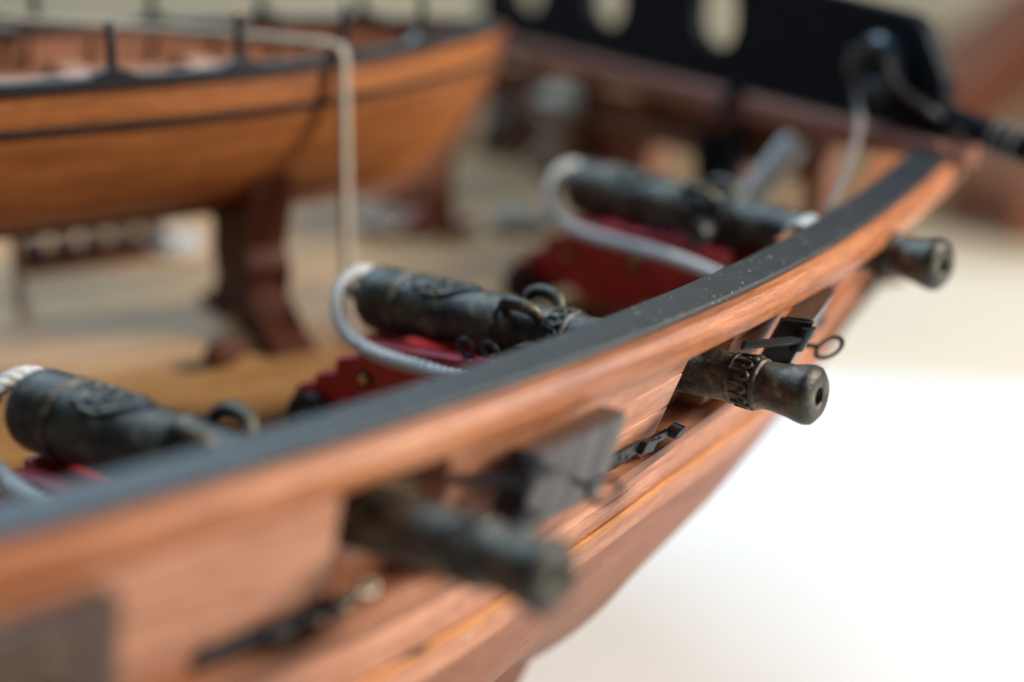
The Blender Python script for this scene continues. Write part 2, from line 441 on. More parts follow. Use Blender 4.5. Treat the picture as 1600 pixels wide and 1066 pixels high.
# ------------------------------------------------------------------ deck
dk = MB(); b0 = 0
def half(u):                                     # half breadth inside the bulwark at station u along the centre line
    best = None
    s = min(np.arange(S0, S_END, 1.0), key=lambda s: abs((rc(s)-CEN).dot(cu)-u))
    return (Vector(flank(s, -1.6, -54.5)[:2])-CEN).dot(cn)-.3
us_ = [-150+5*i for i in range(31)]+[1.5]
hb = [half(u) for u in us_]
rows = []
for u, h in zip(us_, hb):
    r = []
    for k in (-1, 0, 1):
        p = CEN+cu*u+cn*(h*k); r.append((p.x, p.y, deckz(p.x, p.y)-.55))
    rows.append(r)
dk.grid(rows, us_, [0, 50, 100]); deck = dk.build('deck', 'walnut', ship, OFF)
PWID = 8.6; kmax = int(max(hb)/PWID)+1
for k in range(-kmax, kmax):
    d0 = k*PWID+.2; d1 = (k+1)*PWID-.2
    ok = [u for u, h in zip(us_, hb) if max(abs(d0), abs(d1)) < h]
    if len(ok) < 2: continue
    ends = [min(ok)]; e = min(ok)+random.uniform(25, 60)
    while e < max(ok)-12: ends.append(e); e += random.uniform(45, 70)
    ends.append(max(ok))
    for a, b in zip(ends[:-1], ends[1:]):
        mb = MB(); rows = []; uu = []
        n = max(2, int((b-a)/6))
        for i in range(n+1):
            u = a+.1+(b-a-.2)*i/n; r = []
            for dd, zz in ((d0, -.5), (d0, -.06), (d0+.1, 0), (d1-.1, 0), (d1, -.06), (d1, -.5)):
                p = CEN+cu*u+cn*dd; r.append((p.x, p.y, deckz(p.x, p.y)+zz))
            rows.append(r); uu.append(u)
        mb.grid(rows, uu, [0, .5, .6, .6+PWID, .7+PWID, 1.2+PWID], False, False)
        mb.cap(rows[0]); mb.cap(rows[-1], True)
        mb.build('deck_plank', 'deck', deck, OFF)

# ------------------------------------------------------------------ port lids and irons
def hull_frame(s, o, z, turn=0.0):
    p = flank(s, o, z); t = rt(s); n = rn(s); t, n = t*math.cos(turn)-n*math.sin(turn), n*math.cos(turn)+t*math.sin(turn)
    f = flare(s); return p, Vector((t.x, t.y, 0)), Vector((n.x, n.y, 0)), Vector((n.x*f, n.y*f, 1))
def in_frame(fr, pts):
    p, t, n, k = fr; return [p+t*a+n*b+k*c for a, b, c in pts]
def local_mesh(fr, mb):
    mb.v = [tuple(q) for q in in_frame(fr, mb.v)]; return mb
LIDS = []
for i, sp in enumerate(PORTS):
    if i == 3: continue
    L0 = sp+(6.8 if i == 2 else 9.4); Ln = 9.8
    fr = hull_frame(L0, 3.6 if i == 2 else 2.3, -43.6, R(13 if i == 2 else 5))
    # local axes: x along the hull, y outboard, z up; the lid stands slightly off the side
    mb = MB(); mb.prism([(0, 0), (Ln, .0), (Ln, 6.6), (0, 6.6)], -.9, 1.1)
    lid = local_mesh(fr, mb).build('port_lid', 'lidedge', ship, OFF, .08)
    for k in range(4):
        x0 = .12+k*(Ln-.2)/4
        mb = MB(); mb.prism([(x0, .12), (x0+(Ln-.2)/4-.1, .12), (x0+(Ln-.2)/4-.1, 6.48), (x0, 6.48)], 1.1, 1.32)
        # grain runs up the boards
        mb.uv = [[(q[1], q[0]) for q in f] for f in mb.uv]
        local_mesh(fr, mb).build('lid_board', 'lidedge' if i == 0 else 'lidface', lid, OFF, .05)
    mb = MB(); mb.prism([(.1, .1), (Ln-.1, .1), (Ln-.1, 6.5), (.1, 6.5)], -1.3, -.9)
    local_mesh(fr, mb).build('lid_lining', 'strip', lid, OFF, .05)
    # hinge: two black straps reaching back to the port edge
    for zz in (1.2, 4.6):
        mb = MB()
        mb.tube(smooth_path([(1.3, 1.55, zz+.4), (.2, 1.65, zz+.4), (-.7, 1.3, zz+.4), (-2.6, -.9, zz+.4), (-3.9, -2.7, zz+.4)], 5), .42, 8)
        mb.tube([(-.5, 1.35, zz-.6), (-.5, 1.35, zz+1.4)], .62, 10)
        local_mesh(fr, mb).build('hinge', 'iron', lid, OFF)
    mb = MB(); mb.prism([(-.35, -.1), (.32, -.1), (.32, 6.4), (-.35, 6.4)], -1.0, 1.5)
    local_mesh(fr, mb).build('hinge_plate', 'black', lid, OFF, .08)
    # ring bolt on the face of the lid
    mb = MB(); mb.tube([(5.6, 1.1, 2.5), (5.6, 2.7, 2.5)], .22, 8)
    c = Vector((5.6, 3.6, 2.5)); mb.tube([c+Vector((.45*math.cos(q), .92*math.cos(q), .98*math.sin(q))) for q in [2*math.pi*k/28 for k in range(29)]], .2, 8, False)
    local_mesh(fr, mb).build('ring_bolt', 'iron', lid, OFF)
for i, sp in enumerate(PORTS):
    # forged strap on the hull just aft of the port, ending in a knuckle
    fr = hull_frame(sp-PW-9.2, .0, -44.7)
    mb = MB(); mb.prism([(0, -.6), (1.4, -.95), (3.3, -.8), (4.2, -.45), (6.2, -.38), (8.2, -.3), (8.9, -.1), (8.9, .45), (8.2, .55), (6.8, .5), (5.6, .45), (4.4, .85), (3.2, .75), (1.6, .55), (.2, .75)], 0, .42)
    st = local_mesh(fr, mb).build('iron_strap', 'iron', ship, OFF, .1)
    mb = MB(); mb.box((5.3, .55, .15), (1.7, .9, 1.1), 0, .15)
    local_mesh(fr, mb).build('strap_block', 'black', st, OFF, .12)
    mb = MB(); mb.tube([(9.1, .1, .35), (9.1, 1.25, .2)], .62, 14)
    local_mesh(fr, mb).build('strap_knuckle', 'black', st, OFF, .1)
    for a, c in ((.8, -.1), (2.1, .1), (3.2, -.25), (7.3, .1)):
        mb = MB(); mb.ball((a, .42, c), .22, 8, 6, (1, .6, 1)); local_mesh(fr, mb).build('strap_bolt', 'black', st, OFF)

# ------------------------------------------------------------------ bow beam, bulkhead posts and black board
HB = (rc(S_END)-CEN).dot(cn)
bdir = -cn                                       # from the near corner to the far side
bc = rc(S_END)
def bowp(b, f, z): p = bc+bdir*b+cu*f; return Vector((p.x, p.y, z))
LB = 2*HB
def bowbox(b0, b1, f0, f1, z0, z1, n=1):
    mb = MB(); rows = []; us = []
    for i in range(n+1):
        b = b0+(b1-b0)*i/n
        rows.append([bowp(b, f, z) for f, z in ((f0, z0), (f1, z0), (f1, z1), (f0, z1))]); us.append(b)
    h = f1-f0; k = z1-z0; mb.grid(rows, us, [0, h, h+k, 2*h+k, 2*h+2*k], True, False)
    mb.cap(rows[0]); mb.cap(rows[-1], True); return mb
ZB = -30.7
bowbox(-.9, LB+.9, -3.2, 2.6, ZB-2.9, ZB).build('bow_beam', 'beam', ship, OFF, .45)
for b in (7.5, 20, 38, 58, 74, 92, 106):
    bowbox(b, b+3.2, -1.6, 1.4, deckz(*bowp(b, 0, 0)[:2])-.3, ZB-2.9).build('bulkhead_post', 'inner', ship, OFF, .2)
for k in range(3):
    z0 = -50.0+k*5.0
    if k == 0:
        for x0, x1 in ((10.7, 20), (23.2, 38), (41.2, 58)): bowbox(x0, x1, -.5, .5, z0, z0+3.4).build('bulkhead_plank', 'inner', ship, OFF, .1)
    bowbox(61.2, 74, -.5, .5, z0, z0+4.9).build('bulkhead_plank', 'beam', ship, OFF, .1)
    bowbox(77.2, 92, -.5, .5, z0, z0+4.9).build('bulkhead_plank', 'beam', ship, OFF, .1)
    bowbox(95.2, LB-3, -.5, .5, z0, z0+4.9).build('bulkhead_plank', 'inner', ship, OFF, .1)
for x0, x1 in ((23.2, 38), (41.2, 58)): bowbox(x0, x1, -.5, .5, -40.0, ZB-2.9).build('bulkhead_plank', 'inner', ship, OFF, .1)
bowbox(41, LB-4, -2.0, 1.2, -40.2, -38.4).build('bulkhead_rail', 'inner', ship, OFF, .2)
# black board with oval openings
def board():
    bm = bmesh.new(); L0, L1, z0, z1 = 1.6, LB-1.6, 0.0, 14.4
    def arc(cx, cz, r, a0, a1, n=6): return [(cx+r*math.cos(R(a0+(a1-a0)*i/n)), cz+r*math.sin(R(a0+(a1-a0)*i/n))) for i in range(n+1)]
    outer = [(L0, z0), (L1, z0)]+arc(L1-6, z1-6, 6, 0, 90)+[(30, z1)]+arc(L0+8, z1-7.2, 5.5, 90, 180)[:-3]+[(L0+.6, z1-8.2)]
    def ov(cx, cz, a, h, n=20): return [(cx+a*math.copysign(abs(math.cos(t))**.8, math.cos(t)), cz+h*math.copysign(abs(math.sin(t))**.8, math.sin(t))) for t in [2*math.pi*k/n for k in range(n)]]
    holes = [ov(c, 9.2, 4.6, 4.4) for c in (44.5, 72.0, 96.0)]
    def loop(pts):
        vs = [bm.verts.new((p[0], 0, p[1])) for p in pts]
        return [bm.edges.new((vs[i], vs[(i+1) % len(vs)])) for i in range(len(vs))]
    es = loop(outer)
    for h in holes: es += loop(h)
    r = bmesh.ops.triangle_fill(bm, use_beauty=True, edges=es)
    fs = list(bm.faces)
    for f in fs:
        c = f.calc_center_median()
        if any(((c.x-hc)/4.6)**2+((c.z-9.2)/4.4)**2 < .8 for hc in (44.5, 72.0, 96.0)): bm.faces.remove(f)
    ex = bmesh.ops.extrude_face_region(bm, geom=list(bm.faces))
    bmesh.ops.translate(bm, verts=[e for e in ex['geom'] if isinstance(e, bmesh.types.BMVert)], vec=(0, 1.8, 0))
    for v in bm.verts:
        p = bowp(v.co.x, v.co.y-.6, ZB+v.co.z+.02*(v.co.x*.1)); v.co = ((p.x-OFF[0])*S, (p.y-OFF[1])*S, (p.z-OFF[2])*S)
    bmesh.ops.recalc_face_normals(bm, faces=bm.faces)
    me = bpy.data.meshes.new('bow_board'); bm.to_mesh(me); bm.free(); me.materials.append(M['navy'])
    o = bpy.data.objects.new('bow_board', me); scene.collection.objects.link(o); o.parent = ship; return o
board()

# ------------------------------------------------------------------ cannon (local: breech at x=0, muzzle +x, deck z=0)
LEN = 47.0; AX = 14.0
PROF = [(-2.6, .01), (-2.5, .5), (-2.0, .8), (-1.4, .72), (-1.0, .5), (-.5, .7), (-.15, 1.5), (.0, 2.35), (.25, 2.75), (.7, 3.02), (1.2, 3.14), (3.9, 3.12), (4.05, 3.02), (4.25, 3.02), (4.4, 3.24), (5.0, 3.24), (5.15, 3.02), (5.4, 2.98),
        (11, 2.88), (15.6, 2.80), (15.8, 2.96), (16.5, 2.96), (16.65, 2.74), (21.3, 2.58), (21.4, 2.72), (21.6, 2.74), (21.75, 2.62), (23.3, 2.58), (23.45, 2.70), (23.7, 2.70), (23.85, 2.48), (32, 2.22), (39.3, 1.98), (39.45, 2.12), (39.75, 2.14), (39.9, 2.02), (41.6, 2.0), (41.75, 2.12), (42.05, 2.1), (42.2, 1.93), (43.3, 1.96), (44.6, 2.14), (45.6, 2.38), (46.1, 2.44), (46.5, 2.36), (46.95, 1.82), (47.0, 1.7), (47.0, .86), (46.9, .74), (42, .72), (41.9, .01)]
def make_cannon(name):
    t = bpy.data.objects.new(name, None); scene.collection.objects.link(t); t.empty_display_size = .005
    ax = ((0, 0, AX), (1, 0, 0), (0, 1, 0), (0, 0, 1))
    mb = MB(); mb.lathe(PROF, 40, ax); bar = mb.build('barrel', 'bronze', t)
    # raised scroll bands
    def rad(x):
        for (x0, r0), (x1, r1) in zip(PROF[:-1], PROF[1:]):
            if x0 <= x <= x1 and x1 > x0: return r0+(r1-r0)*(x-x0)/(x1-x0)
        return 2
    for xb, w, n in ((22.5, .72, 15), (40.75, .8, 13)):
        mb = MB()
        for k in range(n):
            q0 = 2*math.pi*k/n; r = rad(xb)+.08
            pts = [(-w, .0), (-w*.2, .02), (w*.55, .10), (w*.95, .42), (w*.6, .74), (w*.1, .62), (w*.25, .42)]
            pa = smooth_path([(xb+a, r*math.cos(q0+2*math.pi/n*c), AX+r*math.sin(q0+2*math.pi/n*c)) for a, c in pts], 3)
            mb.tube(pa, [.12+.09*math.sin(math.pi*i/(len(pa)-1)) for i in range(len(pa))], 6)
        mb.build('scroll_band', 'bronze', bar)
    # cast crest on top
    mb = MB(); rnd = random.Random(3)
    for k in range(62):
        a = rnd.uniform(-1, 1); c = rnd.uniform(-1, 1)
        if a*a+c*c > 1: continue
        x = 9.4+a*3.6; q = math.pi/2+c*.75*(1-.5*max(0, a)); r = rad(x)+.02
        mb.ball((x, r*math.cos(q), AX+r*math.sin(q)), rnd.uniform(.26, .46), 7, 5, (1.3, .9, .62))
    for sg in (-1, 1):
        pa = smooth_path([(5.9+1.1*i, (rad(6+i))*math.cos(math.pi/2+sg*(.25+.5*math.sin(i*.55))), AX+(rad(6+i)+.03)*math.sin(math.pi/2+sg*(.25+.5*math.sin(i*.55)))) for i in range(7)], 4)
        mb.tube(pa, .26, 6)
    mb.build('crest', 'bronze', bar)
    # lifting handles
    for sg in (-1, 1):
        q = math.pi/2+sg*.62
        def P(x, h): r = rad(x)+h; return Vector((x, r*math.cos(q), AX+r*math.sin(q)))
        pa = smooth_path([P(17.3, -.2), P(17.35, .6), P(18.2, 1.15), P(19.4, 1.2), P(20.4, .85), P(20.85, .3), P(20.9, -.2)], 5)
        mb = MB(); mb.tube(pa, [.44+.2*math.sin(math.pi*i/(len(pa)-1)) for i in range(len(pa))], 12); mb.build('lifting_handle', 'bronze', bar)
    mb = MB(); mb.tube([(21.4, -5.2, AX-1.1), (21.4, 5.2, AX-1.1)], 1.1, 16); mb.build('trunnion', 'bronze', bar)
    # carriage cheeks
    poly = [(-5.6, 3.3), (-3.8, 3.3), (-2, 4.4), (2, 4.6), (5, 3.4), (9, 2.9), (13, 3.4), (15, 4.5), (19, 4.4), (21, 3.3), (24.5, 3.3), (25, 4), (25, 11.6), (22, 12.4), (17.5, 12.4), (16.5, 12.0), (3.0, 11.3), (2.7, 9.6), (-.2, 9.0), (-.5, 7.4), (-3.0, 6.9), (-3.3, 5.7), (-5.6, 5.2)]
    for sg in (-1, 1):
        mb = MB(); mb.prism(poly, sg*3.25, sg*5.0); ch = mb.build('cheek', 'red', t, bevel=.14)
        mb = MB(); mb.tube([(21.4, sg*3.3, AX-.9), (21.4, sg*5.1, AX-.9)], 1.4, 14); mb.build('trunnion_cap', 'black', ch)
        for x, z in ((3.4, 7.6), (13.5, 8.6)):
            mb = MB(); mb.tube([(x, sg*5.0, z), (x, sg*5.15, z)], .95, 14); mb.build('bolt_plate', 'black', ch)
            mb = MB(); mb.ball((x, sg*5.2, z), .55, 10, 6, (1, .7, 1)); mb.build('bolt', 'brass', ch)
        # ring bolts on the cheek
        for x, z in ((15.2, 12.1), (17.9, 12.3)):
            c = Vector((x, sg*4.6, z+.9)); mb = MB()
            mb.tube([c+Vector((.85*math.cos(q), .25*math.sin(q)*sg, .85*math.sin(q))) for q in [2*math.pi*k/18 for k in range(19)]], .22, 7, False)
            mb.tube([c+Vector((0, 0, -.8)), c+Vector((0, 0, -1.7))], .22, 7); mb.build('ring_bolt', 'iron', ch)
        c = Vector((-6.0, sg*4.1, 4.3)); mb = MB()
        mb.tube([c+Vector((.2*math.sin(q), .8*math.cos(q), .8*math.sin(q)-.4)) for q in [2*math.pi*k/18 for k in range(19)]], .2, 7, False)
        mb.build('ring_bolt', 'silver', ch)
    mb = MB(); mb.box((8, 0, 4.6), (26, 6.6, 1.6)); mb.build('carriage_bed', 'red', t, bevel=.12)
    mb = MB(); mb.prism([(.5, 5.4), (10, 5.4), (10, 9.3), (.5, 10.6)], -1.7, 1.7); mb.build('quoin', 'red', t, bevel=.12)
    for x in (-3.2, 18.4):
        mb = MB(); mb.box((x, 0, 2.6), (2.4, 11.6, 1.9)); mb.build('axle', 'red', t, bevel=.12)
        for sg in (-1, 1):
            mb = MB(); mb.lathe([(0, .01), (0, .7), (0, 2.25), (.15, 2.55), (1.25, 2.55), (1.4, 2.25), (1.4, .9), (1.75, .8), (1.75, .01)], 24, ((x, sg*5.15, 2.55), (0, sg, 0), (1, 0, 0), (0, 0, 1)))
            mb.build('truck_wheel', 'black', t)
    return t
proto = make_cannon('cannon')
LAB = ['dark bronze cannon on red carriage, silver chain links lying at its gun port',
       'greenish bronze cannon with raised crest, its carriage beside the boat cradle foot',
       'dark bronze cannon on red carriage, in front of the hanging black bucket']
def place(t, b, m, z):
    D = Vector(m)-Vector(b); t.location = W((b[0], b[1], z-AX)); t.rotation_euler = (0, 0, math.atan2(D.y, D.x))
cans = []
for i, (b, m, z) in enumerate(GUNS):
    t = proto if i == 0 else copy_tree(proto)
    place(t, b, m, z); t.scale = (.972,)*3 if i == 1 else (1, 1, 1); tag(t, LAB[i], 'cannon', 'cannons run out at the near side'); cans.append(t)
far = []
for i, (b, m, z) in enumerate(GUNS[:2]):
    t = copy_tree(proto); fb, fm = mirror(b), mirror(m)
    place(t, fb, fm, deckz(*fb)+AX); tag(t, 'bronze cannon on red carriage standing beyond the boat at the far bulwark', 'cannon', 'cannons at the far bulwark'); far.append(t)

# breeching ropes
def breeching(i, t, label, group, r=.76):
    near = [(-1.6, 0, 16.0), (-1.7, -1.7, 15.6), (-1.2, -3.4, 14.2), (.4, -4.7, 12.3), (3.2, -5.5, 11.2), (7, -6.0, 10.8), (13, -6.4, 10.8), (21, -7.2, 10.9), (30.5, -8.6, 10.4)]
    pts = [(x, -y, z) for x, y, z in reversed(near)][:-1]+near
    mb = MB(); twisted(mb, smooth_path(pts, 6), r, 2.7)
    o = mb.build('breeching_rope', 'rope'); o.location = t.location; o.rotation_euler = t.rotation_euler
    return tag(o, label, 'rope', group)
RL = ['white laid rope looped round the breech of the cannon by the chain links', 'white laid rope looped round the breech of the cannon with the raised crest', 'white laid rope looped round the breech of the cannon before the black bucket']
br0 = None
for i, t in enumerate(cans):
    if br0 is None: br0 = breeching(i, t, RL[i], 'breeching ropes of the near cannons')
    else:
        o = br0.copy(); scene.collection.objects.link(o); o.location = t.location; o.rotation_euler = t.rotation_euler; o.scale = t.scale; o['label'] = RL[i]
for t in far:
    o = br0.copy(); scene.collection.objects.link(o); o.location = t.location; o.rotation_euler = t.rotation_euler
    o['label'] = 'white rope looped round the breech of a cannon beyond the boat'; o['group'] = 'breeching ropes of the far cannons'

# chain links at the first port
fr = hull_frame(gs[0]-2.6, -.2, -45.3)
ch = thing('chain', 'short silvery chain lying on the port sill under the blurred cannon', 'chain', tuple(fr[0]))
for k in range(5):
    mb = MB(); a = k*.95-1.6; q = R(35 if k % 2 else -50)
    c = Vector((a, .15*(k % 2), .15+.25*k*.5))
    mb.tube([c+Vector((.75*math.cos(w), .5*math.sin(w)*math.cos(q), .5*math.sin(w)*math.sin(q))) for w in [2*math.pi*j/16 for j in range(17)]], .2, 7, False)
    local_mesh(fr, mb).build('chain_link', 'silver', ch, tuple(fr[0]))

# ------------------------------------------------------------------ ship's boat on its cradle
BH = R(30.0); STEM = Vector((-1.9, 188.0)); bu = Vector((-math.cos(BH), -math.sin(BH))); bn = Vector((math.sin(BH), -math.cos(BH)))
HEEL = .06; BL = 112.0; ZG = -22.2; ZK = -40.5
boat = thing('ship_boat', 'orange wooden rowing boat with black gunwale, lying on a dark cradle', 'boat', (STEM.x+bu.x*30, STEM.y+bu.y*30, ZK))
BO = (STEM.x+bu.x*30, STEM.y+bu.y*30, ZK)
def bpt(a, v, side, inset=0.0):
    """a 0..1 stem to transom, v 0..1 keel to gunwale"""
    a0 = 13*max(0.0, 1-v)**1.6; x = a0+(BL-a0)*a
    q = min(1.0, a/.42); B = 14.6*(1-(1-q)**2.2)*(1-.32*max(0, (a-.5)/.5)**1.8)
    full = .38+.30*min(1, a*3)                    # sharper sections at the bow
    g = math.sin(v*math.pi/2)**(1.25-full)
    y = max(0.0, B*g-inset)+.35
    zg = ZG+.2*(1-q)**2+1.2*max(0, (a-.6)/.4)**2
    z = ZK+.8+(zg-ZK-.8)*(v**1.25*.75+v*.25)+inset*(1-v)*.8
    p = STEM+bu*x+bn*(y*side); z += (14.6-y*side)*HEEL
    return Vector((p.x, p.y, z))
NS = 9
ved = [0, .14, .27, .39, .51, .62, .72, .81, .90, 1.0]
for side in (1, -1):
    for i in range(NS):
        mb = MB(); rows = []; us = []
        v0 = ved[i]+.0015; v1 = ved[i+1]-.0015
        for j in range(41):
            a = (j/40)**1.25
            r = [bpt(a, v0, side), bpt(a, (v0+v1)/2, side), bpt(a, v1, side), bpt(a, v1, side, .8), bpt(a, (v0+v1)/2, side, .8), bpt(a, v0, side, .8)]
            rows.append(r); us.append(a*BL)
        mb.grid(rows, us, [0, 1, 2, 2.5, 3.5, 4.5, 5], True); mb.build('strake', 'boat', boat, BO)
    # black gunwale and black rubbing strake
    for nm, va, vb, th, mt in (('gunwale', .975, 1.02, .7, 'black'), ('rubbing_strake', .765, .80, .38, 'black')):
        mb = MB(); rows = []; us = []
        for j in range(41):
            a = (j/40)**1.25
            rows.append([bpt(a, va, side, -th), bpt(a, vb, side, -th), bpt(a, vb, side, 1.1 if nm == 'gunwale' else -.02), bpt(a, va, side, 1.1 if nm == 'gunwale' else -.02)]); us.append(a*BL)
        mb.grid(rows, us, [0, 1, 2, 3, 4], True, False); mb.cap(rows[0]); mb.cap(rows[-1], True); mb.build(nm, mt, boat, BO)
    # inner riser that carries the thwarts
    mb = MB(); rows = []; us = []
    for j in range(31):
        a = .06+.9*j/30
        rows.append([bpt(a, .71, side, 1.0), bpt(a, .77, side, 1.0), bpt(a, .77, side, 1.8), bpt(a, .71, side, 1.8)]); us.append(a*BL)
    mb.grid(rows, us, [0, 1, 2, 3, 4], True, False); mb.build('riser', 'thwart', boat, BO)
    mb = MB(); rows = []; us = []
    for j in range(31):
        a = .05+.94*j/30; rows.append([bpt(a, v, side, .9) for v in (.02, .2, .4, .6, .8, .97)]); us.append(a*BL)
    mb.grid(rows, us, [0, 3, 6, 9, 12, 15]); mb.build('shade_lining', 'inner', boat, BO)  # dark sheet added so the boat's inside looks shaded
    for k in range(14):
        a = .08+.064*k
        mb = MB(); mb.tube([bpt(a, v, side, 1.15) for v in (.1, .3, .5, .7, .85, .95)], .42, 6); mb.build('rib', 'inner', boat, BO)
    # thole pins with their pads
    for a in (.125, .225, .338, .456, .576, .696):
        c = bpt(a, 1.02, side, .2); d = (bpt(a+.01, 1, side)-bpt(a-.01, 1, side)).normalized()
        q = math.atan2(d.y, d.x)
        mb = MB(); mb.prism([(-2.6, 0), (2.6, 0), (1.6, .45), (.6, .8), (-.6, .8), (-1.6, .45)], -.6, .6)
        m4 = Matrix.Rotation(q, 3, 'Z'); mb.v = [tuple(c+m4@Vector(p)) for p in mb.v]; pad = mb.build('thole_pad', 'black', boat, BO, .12)
        mb = MB(); mb.tube([c+Vector((0, 0, .7)), c+Vector((.05, 0, 3.2)), c+Vector((.1, 0, 4.9)), c+Vector((.1, 0, 5.2))], [.55, .5, .5, .3], 10); mb.build('thole_pin', 'black', pad, BO)
        if side == 1 and a == .338:
            mb = MB(); mb.ball(c+Vector((.15, -.1, 5.2)), .38, 8, 6); mb.build('pin_tip', 'brass', pad, BO)
for a in (.17, .30, .43, .56, .69, .82):
    A, Bp = bpt(a, .80, 1, .8), bpt(a, .80, -1, .8); d = Vector((bu.x, bu.y, 0))
    mb = MB(); mb.grid([[p-d*1.5+Vector((0, 0, -.4)), p+d*1.5+Vector((0, 0, -.4)), p+d*1.5+Vector((0, 0, .4)), p-d*1.5+Vector((0, 0, .4))] for p in (A, Bp)], [0, 28], [0, 3, 3.8, 6.8, 7.6], True, False)
    mb.build('thwart', 'thwart', boat, BO, .1)
mb = MB(); rows = []
for a in (.12, .9):
    p = STEM+bu*(a*BL); zz = (bpt(a, .80, 1).z+bpt(a, .80, -1).z)/2+.5
    rows.append([Vector((p.x+bn.x*w, p.y+bn.y*w, z)) for w, z in ((-1.5, zz), (1.5, zz), (1.5, zz+.8), (-1.5, zz+.8))])
mb.grid(rows, [0, 90], [0, 3, 4, 7, 8], True, False); mb.build('centre_plank', 'thwart', boat, BO, .1)
# keel and stem
mb = MB(); rows = []; us = []
prof = [bpt(0, v, 1) for v in (1.0, .9, .75, .6, .45, .3, .15, .0)]+[bpt(a, 0, 1) for a in (.2, .5, .8, 1.0)]
for i, p in enumerate(prof):
    t = (prof[min(i+1, len(prof)-1)]-prof[max(i-1, 0)]).normalized(); out = t.cross(Vector((bn.x, bn.y, 0))).normalized()
    if out.z > 0 and i > 7: out = -out
    if i <= 7 and out.x*bu.x+out.y*bu.y > 0: out = -out
    c = p-Vector((bn.x, bn.y, 0))*.35; w = Vector((bn.x, bn.y, 0))*.55
    rows.append([c-w-out*.4, c+w-out*.4, c+w+out*1.3, c-w+out*1.3]); us.append(i*4)
mb.grid(rows, us, [0, 1, 3, 4, 6], True, False); mb.cap(rows[0]); mb.cap(rows[-1], True); mb.build('keel', 'inner', boat, BO)
# transom
mb = MB(); A = [bpt(1, v, 1) for v in ved]; Bq = [bpt(1, v, -1) for v in reversed(ved)]
mb.cap(A+Bq); mb.build('transom', 'boat', boat, BO)

# cradles: plates across the boat with a hollow top and an arched foot
def cradle(dist, label):
    c = STEM+bu*dist; zd = deckz(c.x, c.y); hgt = ZK-zd
    a = (dist-8)/(BL-8)
    vs = [.0, .07, .14, .2, .27, .33]
    prof = [bpt(a, v, 1, -.15) for v in vs]
    top = [((Vector((p.x, p.y))-c).dot(bn), p.z-zd-.25) for p in prof]
    top = [(0, hgt-1.4), (.9, hgt-1.4), (1.0, top[0][1]+.1)]+top[1:]
    xr = top[-1][0]
    right = top+[(xr+.9, top[-1][1]+.3), (xr+.4, top[-1][1]-1.6), (xr-2.6, hgt*.78), (6.6, hgt*.62), (5.2, hgt*.48), (5.4, hgt*.36), (7.4, hgt*.2), (11.2, 1.5), (12.6, .7), (12.8, 0), (7.4, 0), (6.0, 1.2), (3.5, 2.2), (1.2, 2.6)]
    left = [(-x, z) for x, z in reversed(right)]
    poly = [right[0]]+right[1:]+left[:-1]
    t = thing('boat_cradle', label, 'cradle', (c.x, c.y, zd))
    # triangulate safely: build through bmesh
    bm = bmesh.new(); q = math.atan2(bn.y, bn.x); m3 = Matrix.Rotation(q, 3, 'Z')
    vsb = [bm.verts.new(Vector((x*S, -3.6*S, z*S))) for x, z in poly]
    f = bm.faces.new(vsb); bmesh.ops.triangulate(bm, faces=[f])
    ex = bmesh.ops.extrude_face_region(bm, geom=list(bm.faces)); bmesh.ops.translate(bm, verts=[e for e in ex['geom'] if isinstance(e, bmesh.types.BMVert)], vec=(0, 4.8*S, 0))
    for v in bm.verts: v.co = m3@v.co
    bmesh.ops.recalc_face_normals(bm, faces=bm.faces)
    me = bpy.data.meshes.new('cradle_plate'); bm.to_mesh(me); bm.free(); me.materials.append(M['walnut'])
    uvl = me.uv_layers.new(name='UVMap')
    for l in me.loops: co = me.vertices[l.vertex_index].co; uvl.data[l.index].uv = (co.z*1000, (co.x+co.y)*1000)
    o = bpy.data.objects.new('cradle_plate', me); scene.collection.objects.link(o); o.parent = t
    return t
cradle(31.5, 'dark red-brown wooden cradle under the boat, beside the white lashing rope')
cradle(88.0, 'dark red-brown wooden cradle under the stern of the boat')

# lashing over the boat
a1 = bpt(.236, 1.03, 1, -.9); a2 = bpt(.50, 1.03, -1, -.9)
mid = (a1+a2)/2+Vector((0, 0, 1.0))
foot = Vector((a1.x-.3, a1.y+1.6, 0)); foot.z = deckz(foot.x, foot.y)+.1
farf = Vector((a2.x-1, a2.y+4, 0)); farf.z = deckz(farf.x, farf.y)+.1
pts = [farf, a2+Vector((0, 1, -6)), a2+Vector((.1, .6, .4)), a2.lerp(mid, .3)+Vector((0, 0, .5)), mid, mid.lerp(a1, .7)+Vector((0, 0, .7)), a1+Vector((-.7, .6, .75)), a1+Vector((.3, -.3, -.2)), a1+Vector((.25, -.4, -3)), a1.lerp(foot, .5)+Vector((.1, -.4, 0)), foot]
mb = MB(); twisted(mb, smooth_path(pts, 6), .62, 2.0)
o = mb.build('lashing_rope', 'thread', None, tuple(foot), 0, tuple(foot)); tag(o, 'cream rope passed over the boat and down to the deck', 'rope')

